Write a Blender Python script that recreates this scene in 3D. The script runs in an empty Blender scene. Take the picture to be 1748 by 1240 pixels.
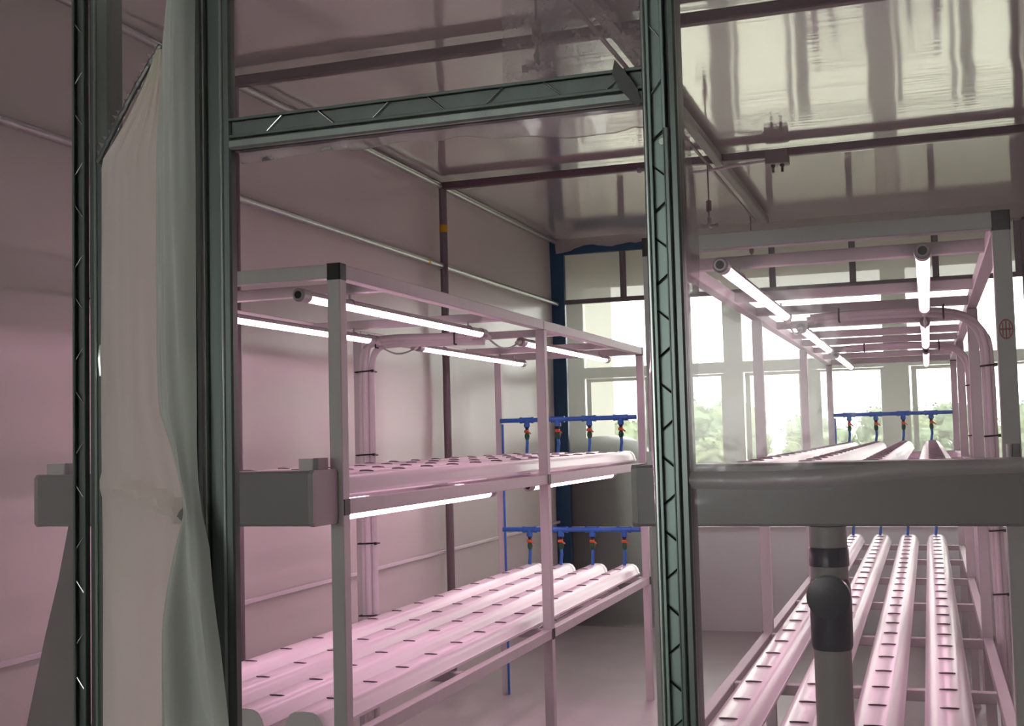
import bpy, math, random
from mathutils import Vector, Matrix, noise

# ------------------------------------------------------------------ camera, world, exposure
scene = bpy.context.scene
COL = scene.collection
F_PX, W_PX = 2053.0, 1748.0
cam_d = bpy.data.cameras.new('camera')
cam_d.sensor_width = 36.0
cam_d.lens = 36.0 * F_PX / W_PX
cam_d.clip_start, cam_d.clip_end = 0.05, 1500
cam = bpy.data.objects.new('camera', cam_d)
COL.objects.link(cam)
yv = Vector((711, 110, F_PX)).normalized()                 # depth axis of the room, seen in the camera
xv = -Vector((-5974, 280, F_PX)); xv = (xv - xv.dot(yv) * yv).normalized()
zv = yv.cross(xv)
if zv.y > 0: zv = -zv
right = Vector((xv.x, yv.x, zv.x)); up = -Vector((xv.y, yv.y, zv.y)); back = -Vector((xv.z, yv.z, zv.z))
EYE = Vector((0, 0, 1.5))
cam.matrix_world = Matrix(((right.x, up.x, back.x, EYE.x), (right.y, up.y, back.y, EYE.y),
                           (right.z, up.z, back.z, EYE.z), (0, 0, 0, 1)))
scene.camera = cam

world = bpy.data.worlds.new('overcast_sky'); scene.world = world
world.use_nodes = True
wn = world.node_tree
wn.nodes['Background'].inputs[0].default_value = (1.0, 1.0, 0.95, 1)
wn.nodes['Background'].inputs[1].default_value = 8.5

scene.view_settings.view_transform = 'Standard'
scene.view_settings.look = 'None'
scene.view_settings.gamma = 1.0
scene.view_settings.use_curve_mapping = False
scene.view_settings.exposure = 0.0
scene.cycles.transparent_max_bounces = 24
scene.cycles.max_bounces = 8
scene.cycles.diffuse_bounces = 4
scene.cycles.glossy_bounces = 4
scene.cycles.sample_clamp_indirect = 6.0
scene.cycles.caustics_reflective = False
scene.cycles.caustics_refractive = False
LED_COL, LED_POW = (1.0, 0.55, 0.73), 12.5

random.seed(7)
PI = math.pi

# ------------------------------------------------------------------ materials
MATS = {}
def new_mat(name):
    m = bpy.data.materials.new(name); m.use_nodes = True
    nt = m.node_tree; nt.nodes.clear()
    out = nt.nodes.new('ShaderNodeOutputMaterial')
    MATS[name] = m
    return m, nt, out

def noise_node(nt, scale, detail=4, stretch=(1, 1, 1), coord='Object'):
    tc = nt.nodes.new('ShaderNodeTexCoord'); mp = nt.nodes.new('ShaderNodeMapping')
    mp.inputs['Scale'].default_value = stretch
    nt.links.new(tc.outputs[coord], mp.inputs[0])
    n = nt.nodes.new('ShaderNodeTexNoise'); n.inputs['Scale'].default_value = scale; n.inputs['Detail'].default_value = detail
    nt.links.new(mp.outputs[0], n.inputs['Vector'])
    return n

def pbr(name, col, rough=0.5, metal=0.0, var=0.08, scale=12, stretch=(1, 1, 1), bump=0.0, bscale=60, spec=0.5, coat=0.0):
    m, nt, out = new_mat(name)
    p = nt.nodes.new('ShaderNodeBsdfPrincipled')
    n = noise_node(nt, scale, 4, stretch)
    mix = nt.nodes.new('ShaderNodeMix'); mix.data_type = 'RGBA'
    lo = [max(0, c * (1 - var)) for c in col]; hi = [min(1, c * (1 + var)) for c in col]
    mix.inputs[6].default_value = (*lo, 1); mix.inputs[7].default_value = (*hi, 1)
    nt.links.new(n.outputs['Fac'], mix.inputs[0]); nt.links.new(mix.outputs[2], p.inputs['Base Color'])
    p.inputs['Roughness'].default_value = rough; p.inputs['Metallic'].default_value = metal
    p.inputs['Specular IOR Level'].default_value = spec
    p.inputs['Coat Weight'].default_value = coat
    if bump:
        b = nt.nodes.new('ShaderNodeBump'); b.inputs['Strength'].default_value = bump; b.inputs['Distance'].default_value = 0.01
        n2 = noise_node(nt, bscale, 3, stretch)
        nt.links.new(n2.outputs['Fac'], b.inputs['Height']); nt.links.new(b.outputs[0], p.inputs['Normal'])
    nt.links.new(p.outputs[0], out.inputs[0])
    return m

def film(name, tint=(0.95, 0.95, 0.95), haze=0.15, scatter=(0.8, 0.8, 0.8), through=0.5, rough=0.08, gloss=1.0, ior=1.45,
         bump=0.25, bscale=5, stretch=(1, 1, 1), var=0.0, vscale=2.0, vstretch=(1, 1, 1)):
    """plastic film: straight view through it, milky scatter (reflected and passed on), a glossy skin"""
    m, nt, out = new_mat(name)
    N = nt.nodes.new; L = nt.links.new
    bp = N('ShaderNodeBump'); bp.inputs['Strength'].default_value = bump; bp.inputs['Distance'].default_value = 0.02
    nn = noise_node(nt, bscale, 5, stretch); L(nn.outputs['Fac'], bp.inputs['Height'])
    tr = N('ShaderNodeBsdfTransparent'); tr.inputs[0].default_value = (*tint, 1)
    df = N('ShaderNodeBsdfDiffuse'); df.inputs[0].default_value = (*scatter, 1)
    tl = N('ShaderNodeBsdfTranslucent'); tl.inputs[0].default_value = (*scatter, 1)
    mx = N('ShaderNodeMixShader'); mx.inputs[0].default_value = through
    L(df.outputs[0], mx.inputs[1]); L(tl.outputs[0], mx.inputs[2])
    m1 = N('ShaderNodeMixShader'); m1.inputs[0].default_value = haze
    if var:
        n3 = noise_node(nt, vscale, 4, vstretch)
        mr = N('ShaderNodeMapRange'); mr.inputs[1].default_value = .3; mr.inputs[2].default_value = .7
        mr.inputs[3].default_value = max(0, haze - var); mr.inputs[4].default_value = min(1, haze + var)
        L(n3.outputs['Fac'], mr.inputs[0]); L(mr.outputs[0], m1.inputs[0])
    L(tr.outputs[0], m1.inputs[1]); L(mx.outputs[0], m1.inputs[2])
    gl = N('ShaderNodeBsdfGlossy'); gl.inputs[0].default_value = (1, 1, 1, 1); gl.inputs['Roughness'].default_value = rough
    L(bp.outputs[0], gl.inputs['Normal'])
    fr = N('ShaderNodeFresnel'); fr.inputs[0].default_value = ior
    ml = N('ShaderNodeMath'); ml.operation = 'MULTIPLY'; ml.inputs[1].default_value = gloss; L(fr.outputs[0], ml.inputs[0])
    m2 = N('ShaderNodeMixShader'); L(ml.outputs[0], m2.inputs[0]); L(m1.outputs[0], m2.inputs[1]); L(gl.outputs[0], m2.inputs[2])
    L(m2.outputs[0], out.inputs[0])
    return m

def emit(name, col, power):
    m, nt, out = new_mat(name)
    e = nt.nodes.new('ShaderNodeEmission'); e.inputs[0].default_value = (*col, 1); e.inputs[1].default_value = power
    nt.links.new(e.outputs[0], out.inputs[0])
    return m

M = MATS
pbr('floor_grey', (0.48, 0.47, 0.46), 0.35, var=.15, scale=3, bump=.1)
pbr('plaster', (0.62, 0.61, 0.56), 0.8, var=.05, scale=4, bump=.1)
pbr('plaster_dark', (0.72, 0.72, 0.71), 0.7, var=.10, scale=3, bump=.1)
pbr('window_alu', (0.52, 0.51, 0.46), 0.45, var=.04)
pbr('aluminium', (0.60, 0.60, 0.59), 0.5, .12, var=.06, scale=30, stretch=(1, 1, .1))
pbr('galvanised', (0.36, 0.41, 0.39), 0.30, .75, var=.25, scale=25, stretch=(1, 1, .06), bump=.05)
pbr('galvanised_dark', (0.15, 0.18, 0.17), 0.34, .6, var=.3, scale=25, stretch=(1, 1, .05), bump=.05)
pbr('galvanised_pipe', (0.42, 0.43, 0.42), 0.30, .7, var=.2, scale=18, bump=.06)
pbr('pole_steel', (0.17, 0.145, 0.155), 0.45, .3, var=.3, scale=14, stretch=(1, 1, .2))
pbr('beam_steel', (0.13, 0.085, 0.10), 0.5, .3, var=.2, scale=10)
pbr('blue_paint', (0.012, 0.07, 0.15), 0.4, var=.15, scale=8)
pbr('blue_pvc', (0.03, 0.15, 0.50), 0.35, var=.08)
pbr('navy_pvc', (0.012, 0.02, 0.05), 0.3, var=.15)
pbr('grey_pvc', (0.30, 0.30, 0.30), 0.4, var=.05, scale=6, stretch=(.1, 1, 1))
pbr('grey_pvc_light', (0.40, 0.40, 0.39), 0.4, var=.05)
pbr('white_pvc', (0.80, 0.78, 0.79), 0.28, var=.03, scale=8)
pbr('conduit_white', (0.72, 0.70, 0.71), 0.4, var=.05)
pbr('black_plastic', (0.008, 0.008, 0.009), 0.45, var=.1)
pbr('slot_shade', (0.19, 0.13, 0.165), 0.7)
pbr('green_plastic', (0.01, 0.09, 0.035), 0.4)
pbr('orange_plastic', (0.62, 0.12, 0.03), 0.4)
pbr('yellow_tape', (0.55, 0.33, 0.01), 0.5)
pbr('red_ink', (0.45, 0.14, 0.13), 0.6)
pbr('channel_lit', (0.25, 0.33, 0.31), 0.4, .45, var=.25, scale=25, stretch=(1, 1, .06), bump=.05)  # paler copy of the channel metal, light on the post put into its colour
pbr('channel_teal', (0.16, 0.19, 0.18), 0.35, .55, var=.25, scale=25, stretch=(1, 1, .06), bump=.05)
pbr('wire_silver', (0.62, 0.68, 0.64), 0.25, .9)
pbr('wire_black', (0.012, 0.014, 0.014), 0.4)
pbr('lamp_grey', (0.42, 0.40, 0.41), 0.35, .4)
pbr('brown_box', (0.20, 0.15, 0.16), 0.5)
pbr('tank_green', (0.07, 0.115, 0.105), 0.35, var=.06)
pbr('bark', (0.12, 0.09, 0.06), 0.9)
pbr('leaf_a', (0.13, 0.18, 0.11), 0.8, var=.3, scale=1)
pbr('leaf_b', (0.15, 0.19, 0.105), 0.8, var=.3, scale=1)
pbr('grass', (0.17, 0.17, 0.13), 0.9, var=.3, scale=.3)
pbr('wing_plaster', (0.17, 0.17, 0.145), 0.85, var=.05, scale=2)
pbr('sheet_grey', (0.30, 0.28, 0.29), 0.5, var=.15, scale=7)
film('film_front', (.95, .95, .95), .13, (.62, .60, .60), .45, .10, .8, bump=.35, bscale=3, var=.05, vscale=3)
film('film_overlap', (.93, .93, .93), .28, (.75, .72, .72), .45, .15, .7, bump=.4, bscale=40, stretch=(1, 1, .2), var=.08, vscale=60)
film('film_flap', (.95, .93, .94), .42, (.82, .74, .76), .45, .15, .7, bump=.5, bscale=6, var=.12, vscale=9)
film('film_highlight_band', (.93, .93, .93), .34, (.85, .80, .83), .4, .15, 1.0, bump=.5, bscale=20, stretch=(.2, 1, 2))
film('film_wall', (.9, .9, .9), .94, (.79, .78, .73), .18, .22, .55, bump=.4, bscale=2.5, stretch=(1, 1, .35))
film('film_back', (.96, .96, .95), .34, (.90, .89, .84), .62, .12, .5, bump=.2, bscale=3)
film('film_ceiling', (.9, .9, .9), .95, (.80, .75, .74), .22, .07, .66, ior=1.5, bump=.06, bscale=2.5, stretch=(.6, 9, 1))
film('film_curtain_lit', (.9, .9, .9), 1.0, (.95, .95, .86), .72, .5, .15, bump=.5, bscale=14, stretch=(1, 1, .25))  # warm backlight on the curtain put into the film colour
film('film_curtain_shaded', (.9, .9, .9), 1.0, (.56, .60, .57), .25, .5, .2, bump=.6, bscale=16, stretch=(1, 1, .3))  # same curtain film, shading of the front fold put into a greyer colour
film('film_scrap', (.9, .9, .9), .92, (.16, .17, .16), .25, .25, .8, bump=.4)
film('film_sheet', (.9, .9, .9), .97, (.80, .81, .82), .15, .12, .8, bump=.3, bscale=4)
film('film_milky', (.95, .95, .93), .93, (.80, .78, .72), .42, .15, .5, bump=.2, bscale=3)
film('film_skirt', (.9, .9, .9), .88, (.62, .60, .56), .35, .2, .6, bump=.5, bscale=8)
film('glass', (.97, .98, .97), .015, (.8, .8, .8), .5, .02, .7, ior=1.45, bump=0)
emit('led_pink', LED_COL, LED_POW)

# ------------------------------------------------------------------ mesh builder
class MB:
    def __init__(s): s.v, s.f, s.m = [], [], []
    def add(s, vs, fs, mi=0):
        o = len(s.v); s.v += [tuple(v) for v in vs]
        s.f += [tuple(i + o for i in f) for f in fs]; s.m += [mi] * len(fs); return s
    def box(s, x0, x1, y0, y1, z0, z1, c=0.0, axis='z', mi=0):
        """box with chamfer c on the four edges along AXIS"""
        if c <= 0:
            vs = [(x, y, z) for z in (z0, z1) for y in (y0, y1) for x in (x0, x1)]
            return s.add(vs, [(0, 2, 3, 1), (4, 5, 7, 6), (0, 1, 5, 4), (2, 6, 7, 3), (0, 4, 6, 2), (1, 3, 7, 5)], mi)
        def prof(a0, a1, b0, b1):
            return [(a0 + c, b0), (a1 - c, b0), (a1, b0 + c), (a1, b1 - c), (a1 - c, b1), (a0 + c, b1), (a0, b1 - c), (a0, b0 + c)]
        if axis == 'z': ps = prof(x0, x1, y0, y1); e = [[(a, b, z) for a, b in ps] for z in (z0, z1)]
        elif axis == 'y': ps = prof(x0, x1, z0, z1); e = [[(a, y, b) for a, b in ps] for y in (y1, y0)]
        else: ps = prof(y0, y1, z0, z1); e = [[(x, a, b) for a, b in ps] for x in (x0, x1)]
        return s.loft(e, True, True, mi)
    def loft(s, rings, closed=True, caps=True, mi=0):
        n = len(rings[0]); vs = [p for r in rings for p in r]; fs = []
        for i in range(len(rings) - 1):
            for j in range(n if closed else n - 1):
                k = (j + 1) % n
                fs.append((i * n + j, i * n + k, (i + 1) * n + k, (i + 1) * n + j))
        if caps and closed:
            fs.append(tuple(range(n))[::-1]); fs.append(tuple(range((len(rings) - 1) * n, len(rings) * n)))
        return s.add(vs, fs, mi)
    def sweep(s, pts, r, n=10, caps=True, mi=0):
        pts = [Vector(p) for p in pts]; rs = r if isinstance(r, (list, tuple)) else [r] * len(pts)
        rings = []; u = None
        for i, p in enumerate(pts):
            t = (pts[min(i + 1, len(pts) - 1)] - pts[max(i - 1, 0)]).normalized()
            if u is None:
                u = t.orthogonal().normalized()
            u = (u - u.dot(t) * t)
            u = u.normalized() if u.length > 1e-6 else t.orthogonal().normalized()
            w = t.cross(u)
            rings.append([p + rs[i] * (math.cos(2 * PI * k / n) * u + math.sin(2 * PI * k / n) * w) for k in range(n)])
        return s.loft(rings, True, caps, mi)
    def cyl(s, a, b, r, n=16, mi=0): return s.sweep([a, b], r, n, True, mi)
    def lathe(s, prof, c, n=24, mi=0):
        rings = [[(c[0] + r * math.cos(2 * PI * k / n), c[1] + r * math.sin(2 * PI * k / n), c[2] + z) for k in range(n)] for r, z in prof]
        return s.loft(rings, True, True, mi)
    def grid(s, fn, nu, nv, mi=0):
        vs = [fn(i / nu, j / nv) for j in range(nv + 1) for i in range(nu + 1)]
        fs = [(j * (nu + 1) + i, j * (nu + 1) + i + 1, (j + 1) * (nu + 1) + i + 1, (j + 1) * (nu + 1) + i) for j in range(nv) for i in range(nu)]
        return s.add(vs, fs, mi)
    def mesh(s, name, mats, origin=(0, 0, 0), smooth=True, ang=35):
        me = bpy.data.meshes.new(name)
        ox, oy, oz = origin
        me.from_pydata([(x - ox, y - oy, z - oz) for x, y, z in s.v], [], s.f)
        for m in (mats if isinstance(mats, (list, tuple)) else [mats]): me.materials.append(M[m])
        me.polygons.foreach_set('material_index', s.m)
        me.polygons.foreach_set('use_smooth', [smooth] * len(s.f))
        me.update()
        if smooth: me.set_sharp_from_angle(angle=math.radians(ang))
        return me

ORG = {}
def tag(o, label=None, cat=None, group=None, kind=None):
    if label: o['label'] = label
    if cat: o['category'] = cat
    if group: o['group'] = group
    if kind: o['kind'] = kind
    return o
def thing(name, label, cat, loc, group=None, kind=None):
    o = bpy.data.objects.new(name, None); COL.objects.link(o)
    o.empty_display_size = .1; o.location = loc; ORG[o.name] = Vector(loc)
    return tag(o, label, cat, group, kind)
def part(name, mb, mat, parent, label=None, smooth=True, kind=None, ang=35):
    org = ORG[parent.name]
    o = bpy.data.objects.new(name, mb.mesh(name, mat, org, smooth, ang)); COL.objects.link(o)
    o.parent = parent; ORG[o.name] = org
    if label: o['label'] = label
    if kind: o['kind'] = kind
    return o
def solo(name, mb, mat, label=None, cat=None, group=None, kind=None, loc=(0, 0, 0), smooth=True, ang=35):
    o = bpy.data.objects.new(name, mb.mesh(name, mat, loc, smooth, ang)); COL.objects.link(o)
    o.location = loc; ORG[o.name] = Vector(loc)
    return tag(o, label, cat, group, kind)
def struct(name, mb, mat, label, smooth=False): return solo(name, mb, mat, label, None, None, 'structure', smooth=smooth)

# ------------------------------------------------------------------ the chamber and the room around it
XL, XR, YF, YB, ZC = -2.80, 0.72, 1.70, 9.25, 3.09          # film chamber
RX0, RX1, RY0, RY1, RZ = -5.5, 3.6, -3.6, 10.30, 4.20       # building room
struct('floor', MB().box(RX0, RX1, RY0, RY1 + .2, -.2, 0), 'floor_grey', 'grey screed floor under the growing racks')
struct('ceiling_outer', MB().box(RX0, RX1, RY0, RY1 + .2, RZ, RZ + .2), 'plaster', 'plain ceiling slab of the room above the film chamber')
struct('wall_outer_left', MB().box(RX0 - .2, RX0, RY0, RY1 + .2, 0, RZ), 'plaster', 'plastered wall of the room beyond the white film wall')
struct('wall_outer_right', MB().box(RX1, RX1 + .2, RY0, RY1 + .2, 0, RZ), 'plaster', 'plastered wall of the room beyond the racks')
# wall behind the camera with an unseen window opening added to supply front light
struct('wall_outer_front', MB().box(RX0, RX1, RY0 - .2, RY0, 0, 1.35).box(RX0, RX1, RY0 - .2, RY0, 2.25, RZ)
       .box(RX0, -3.4, RY0 - .2, RY0, 1.35, 2.25).box(-.6, RX1, RY0 - .2, RY0, 1.35, 2.25), 'plaster', 'plastered wall with an added light opening facing the chamber door')
SILL, WTOP, RAIL0, RAIL1 = .80, 2.86, 2.01, 2.105
WX0, WX1 = -2.91, 2.40
struct('wall_outer_back', MB().box(RX0, RX1, RY1, RY1 + .2, WTOP, RZ).box(RX0, WX0, RY1, RY1 + .2, 0, WTOP).box(WX1, RX1, RY1, RY1 + .2, 0, WTOP),
       'plaster', 'plastered wall around the row of tall windows')
struct('wall_parapet', MB().box(WX0, WX1, RY1, RY1 + .2, 0, SILL), 'plaster_dark', 'grey parapet wall below the windows')
struct('trim_1', MB().box(WX0, WX1, RY1 - .05, RY1 + .2, SILL, SILL + .03), 'window_alu', 'window sill board along the parapet')

bays = [(-2.91, -1.60, -2.22), (-1.51, -.29, -.90), (-.165, 1.06, .42), (1.18, 2.40, 1.79)]
for i, (a, b, mid) in enumerate(bays):
    w = thing('window_%d' % (i + 1), 'tall grey framed window with a fixed pane above two sliding sashes', None, ((a + b) / 2, RY1, SILL + .03), kind='structure')
    y0, y1 = RY1 + .02, RY1 + .10
    zb = SILL + .03
    fr = MB().box(a, b, y0, y1, RAIL0, RAIL1, .008, 'x').box(a, b, y0, y1, WTOP - .04, WTOP, .005, 'x').box(a, b, y0, y1, zb, zb + .05, .005, 'x')
    fr.box(a, a + .035, y0, y1, zb, WTOP, .005).box(b - .035, b, y0, y1, zb, WTOP, .005)
    part('window_frame', fr, 'window_alu', w)
    p = part('pane', MB().box(a + .03, b - .03, y0 + .04, y0 + .046, RAIL1, WTOP - .03), 'glass', w, smooth=False)
    part('mullion', MB().box(mid - .036, mid + .036, y0, y1, zb + .05, RAIL0, .006), 'window_alu', w)
    for (c, d) in ((a + .05, mid - .07), (mid + .036, b - .035)):
        sa = MB(); t = .042 if d < mid else .03
        sa.box(c, d, y0 + .01, y0 + .035, zb + .05, zb + .09, .004, 'x').box(c, d, y0 + .01, y0 + .035, RAIL0 - t * .8, RAIL0 - .004, .004, 'x')
        sa.box(c, c + t, y0 + .01, y0 + .035, zb + .05, RAIL0 - .004, .004).box(d - t, d, y0 + .01, y0 + .035, zb + .05, RAIL0 - .004, .004)
        so = part('sash', sa, 'window_alu', w)
        part('pane', MB().box(c + .02, d - .02, y0 + .02, y0 + .025, zb + .07, RAIL0 - .02), 'glass', so, smooth=False)
for i in range(3):
    a, b = bays[i][1], bays[i + 1][0]
    struct('trim_%d' % (i + 2), MB().box(a, b, RY1 - .02, RY1 + .16, SILL + .03, WTOP, .008), 'window_alu', 'broad grey mullion post between two windows')

# film envelope ---------------------------------------------------------------
def wav(x, z, s=1.0, a=.006): return a * noise.noise(Vector((x * s, z * s, 3.3))) * 2
wl = MB().grid(lambda u, v: (XL - .03 + wav(u * 8, v * 3, 1.2, .010), YF + u * (YB - YF), v * ZC), 60, 24)
wall_left = struct('wall_left', wl, 'film_wall', 'white film wall stretched behind the horizontal galvanised pipes', smooth=True)
struct('wall_right', MB().grid(lambda u, v: (XR + .03 + wav(u * 8, v * 3, 1.2, .010), YF + u * (YB - YF), v * ZC), 40, 16), 'film_wall',
       'white film wall on the window side of the three-bay rack', smooth=True)
def ceil_fn(u, v):
    x, y = XL + u * (XR - XL), YF + v * (YB - YF)
    edge = max(0, 1 - (YB - y) / .5)
    sag = -.05 * edge * (0.55 + .5 * noise.noise(Vector((x * 2.3, y * 2, 1)))) if XL + .1 < x < -.9 or x > -.3 else -.02 * edge
    if y > YB - .02: sag = max(sag, -.10)
    return (x, y, ZC + .012 + sag + .002 * noise.noise(Vector((x * 1.5, y * 3.0, .2))))
struct('ceiling', MB().grid(ceil_fn, 60, 110), 'film_ceiling', 'glossy film ceiling mirroring the windows', smooth=True)
wb = thing('wall_back', 'film wall in front of the windows, clear below and milky above the transom', None, ((XL + XR) / 2, YB + .03, 0), kind='structure')
for (za, zb_, mt) in ((0, 2.576, 'film_back'), (2.576, ZC, 'film_milky')):
    part('film_panel', MB().grid(lambda u, v: (XL + u * (XR - XL), YB + .03 + wav(u * 4, v * 3, 1.5, .006), za + v * (zb_ - za)), 30, 16), mt, wb)

wf = thing('wall_front', 'clear film wall around the doorway', None, ((XL + XR) / 2, YF, 0), kind='structure')
def panel(x0, x1, z0, z1, mat='film_front', y=YF + .004, nu=24, nv=40, a=.004, name='film_panel'):
    return part(name, MB().grid(lambda u, v: (x0 + u * (x1 - x0), y + wav(x0 + u * (x1 - x0), z0 + v * (z1 - z0), 2.2, a), z0 + v * (z1 - z0)), nu, nv), mat, wf)
panel(XL, -1.355, 0, ZC)
panel(-1.07, -.345, 2.02, ZC)
panel(-.34, XR, 0, ZC)
# clear triangle between the outer post and the jamb, above the slanting hem
part('film_panel', MB().add([(-1.35, YF + .002, ZC), (-1.12, YF + .002, ZC), (-1.12, YF + .002, 2.16), (-1.19, YF + .002, 2.16), (-1.31, YF + .002, 1.985), (-1.35, YF + .002, 1.95)],
                            [(0, 1, 2, 3, 4, 5)]), 'film_front', wf, smooth=False)
# doubled film beside the post above the header
part('overlap_sheet', MB().grid(lambda u, v: (-.593 + .012 * v + u * .222, YF + .012 + .003 * noise.noise(Vector((u * 6, v * 5, 0))), 2.03 + v * (ZC - 2.03)), 10, 30),
     'film_overlap', wf, 'doubled film sheet with a straight edge above the header')
# wavy fold across the right panel, highlight drawn as a paler hazy band
bt = [(-.323, 1.446), (-.222, 1.445), (-.156, 1.446), (-.112, 1.449), (-.066, 1.454), (-.02, 1.458), (.116, 1.459), (.70, 1.452)]
bb = [(-.324, 1.422), (-.223, 1.419), (-.144, 1.421), (-.082, 1.427), (-.021, 1.434), (.037, 1.436), (.115, 1.438), (.70, 1.428)]
def interp(tab, x):
    for (a, b), (c, d) in zip(tab, tab[1:]):
        if x <= c: return b + (d - b) * (x - a) / (c - a)
    return tab[-1][1]
part('film_fold', MB().grid(lambda u, v: ((lambda x: (x, YF - .002 - .010 * math.sin(PI * v), interp(bb, x) + v * (interp(bt, x) - interp(bb, x))))(-.322 + u * 1.02)), 60, 8),
     'film_highlight_band', wf, 'wavy bulging fold across the film panel, its highlight made as a paler band')

# galvanised posts, channel and zigzag wire around the doorway -------------------------------
def zigzag(x0, x1, z0, z1, y, period, horiz=False):
    pts = []; z = z0; k = 0; q = period / 4     # flats lie under the channel lips
    while z < z1:
        a, b = (x0, x1) if k % 2 == 0 else (x1, x0)
        pts += [(a, z), (a, min(z1, z + q * 1.25))]
        z += q * 2; k += 1
    return [((p[1], y, p[0]) if horiz else (p[0], y, p[1])) for p in pts]
def channel_v(mb, x0, x1, y, z0, z1, d=.010, lip=.005, t=.002):
    mb.box(x0, x1, y - t, y, z0, z1)
    for a, s in ((x0, 1), (x1, -1)):
        mb.box(min(a, a + s * t), max(a, a + s * t), y - d, y, z0, z1)
        mb.box(min(a, a + s * lip), max(a, a + s * lip), y - d - t, y - d, z0, z1, .0008)
    return mb
def channel_h(mb, x0, x1, y, z0, z1, d=.010, lip=.005, t=.002):
    mb.box(x0, x1, y - t, y, z0, z1)
    for a, s in ((z0, 1), (z1, -1)):
        mb.box(x0, x1, y - d, y, min(a, a + s * t), max(a, a + s * t))
        mb.box(x0, x1, y - d - t, y - d, min(a, a + s * lip), max(a, a + s * lip), .0008, 'x')
    return mb

rp = thing('door_post', 'galvanised door post with black zigzag wire beside the clear film panel', 'door post', (-.35, YF, 0))
part('tube', MB().box(-.372, -.322, YF + .006, YF + .05, 0, ZC, .004), 'galvanised_dark', rp)
part('channel', channel_v(MB(), -.365, -.339, YF + .004, 0, ZC), 'channel_lit', rp)
part('side_strip', MB().box(-.372, -.3655, YF - .010, YF + .006, 0, ZC, .002), 'galvanised', rp)
part('lip_cover', MB().box(-.342, -.334, YF - .014, YF + .004, 0, 1.94, .002), 'galvanised_dark', rp)
part('side_strip', MB().box(-.334, -.321, YF - .012, YF + .006, 0, ZC, .003), 'galvanised_dark', rp)
part('zigzag_wire', MB().sweep(zigzag(-.3635, -.3405, 0, 1.955, YF - .003, .105), .0015, 6), 'wire_black', rp)
part('upper_zigzag_wire', MB().sweep(zigzag(-.3635, -.3405, 1.94, ZC, YF - .003, .16), .0013, 6), 'wire_silver', rp)
part('screw', MB().sweep([(-.345, YF - .002, 1.922), (-.345, YF - .008, 1.922)], .005, 10), 'wire_silver', rp)

lj = thing('door_post', 'wide dark galvanised door jamb with a black gap, beside the gathered curtain', 'door post', (-1.10, YF, 0))
part('tube', MB().box(-1.108, -1.064, YF - .004, YF + .016, 0, ZC, .003), 'galvanised_dark', lj)
part('channel', channel_v(MB(), -1.142, -1.116, YF + .004, 0, ZC, .014, .009), 'galvanised', lj)
part('bright_lip', MB().box(-1.111, -1.108, YF - .014, YF + .004, 0, ZC, .001), 'wire_silver', lj)
part('gap_shade', MB().box(-1.116, -1.111, YF + .010, YF + .04, 0, ZC), 'black_plastic', lj)  # black strip standing in for the shade of the open gap
part('tube_rib', MB().box(-1.083, -1.077, YF - .007, YF - .003, 0, ZC, .0015), 'galvanised', lj)

lp = thing('door_post', 'galvanised outer post with silver zigzag wire, joined to the slanting dark hem', 'door post', (-1.34, YF, 0))
part('tube', MB().box(-1.351, -1.308, YF + .004, YF + .045, 0, ZC, .004), 'galvanised_dark', lp)
part('channel', channel_v(MB(), -1.376, -1.350, YF + .004, 0, ZC), 'channel_teal', lp)
part('tube_rib', MB().box(-1.338, -1.333, YF, YF + .005, 0, ZC, .0015), 'galvanised', lp)
part('zigzag_wire', MB().sweep(zigzag(-1.3745, -1.3515, 0, ZC, YF - .003, .16), .0013, 6), 'wire_silver', lp)
part('latch', MB().sweep([(-1.318, YF - .006, 1.675), (-1.318, YF - .008, 1.652), (-1.3175, YF - .006, 1.622)], [.004, .0055, .0045], 10), 'wire_silver', lp)

hd = thing('door_header', 'galvanised header bar with silver zigzag wire across the doorway', 'header bar', (-.71, YF, 1.985))
part('tube', MB().box(-1.064, -.372, YF + .005, YF + .045, 1.985, 2.03, .004, 'x'), 'galvanised_dark', hd)
part('channel', channel_h(MB(), -1.064, -.368, YF + .004, 2.003, 2.036), 'channel_teal', hd)
part('lower_strip', MB().box(-1.064, -.372, YF - .008, YF + .005, 1.985, 2.001, .003, 'x'), 'galvanised', hd)
part('zigzag_wire', MB().sweep(zigzag(2.0045, 2.0345, -1.06, -.375, YF - .003, .19, True), .0013, 6), 'wire_silver', hd)

# film flap hanging under the header
fl = [(-1.064, 1.969), (-1.044, 1.971), (-.989, 1.969), (-.945, 1.974), (-.902, 1.976), (-.86, 1.969), (-.818, 1.974), (-.767, 1.974), (-.717, 1.971), (-.667, 1.973), (-.619, 1.965), (-.561, 1.961), (-.505, 1.954), (-.459, 1.951), (-.423, 1.951), (-.396, 1.959), (-.376, 1.956)]
fo = thing('film_flap', 'torn strip of film hanging with a wavy edge under the header bar', 'film strip', (-.71, YF + .03, 1.95))
part('sheet', MB().grid(lambda u, v: ((lambda x: (x, YF + .02 + .006 * math.sin(u * 40) * v + .01 * v, 1.99 + v * (interp(fl, x) - 1.99)))(-1.064 + u * .688)), 70, 8), 'film_flap', fo)
part('curled_edge', MB().sweep([(x, YF + .031 + .006 * math.sin((x + 1.064) / .688 * 40), interp(fl, x)) for x in [-1.064 + .688 * i / 70 for i in range(71)]], .0012, 5), 'film_flap', fo)
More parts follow.
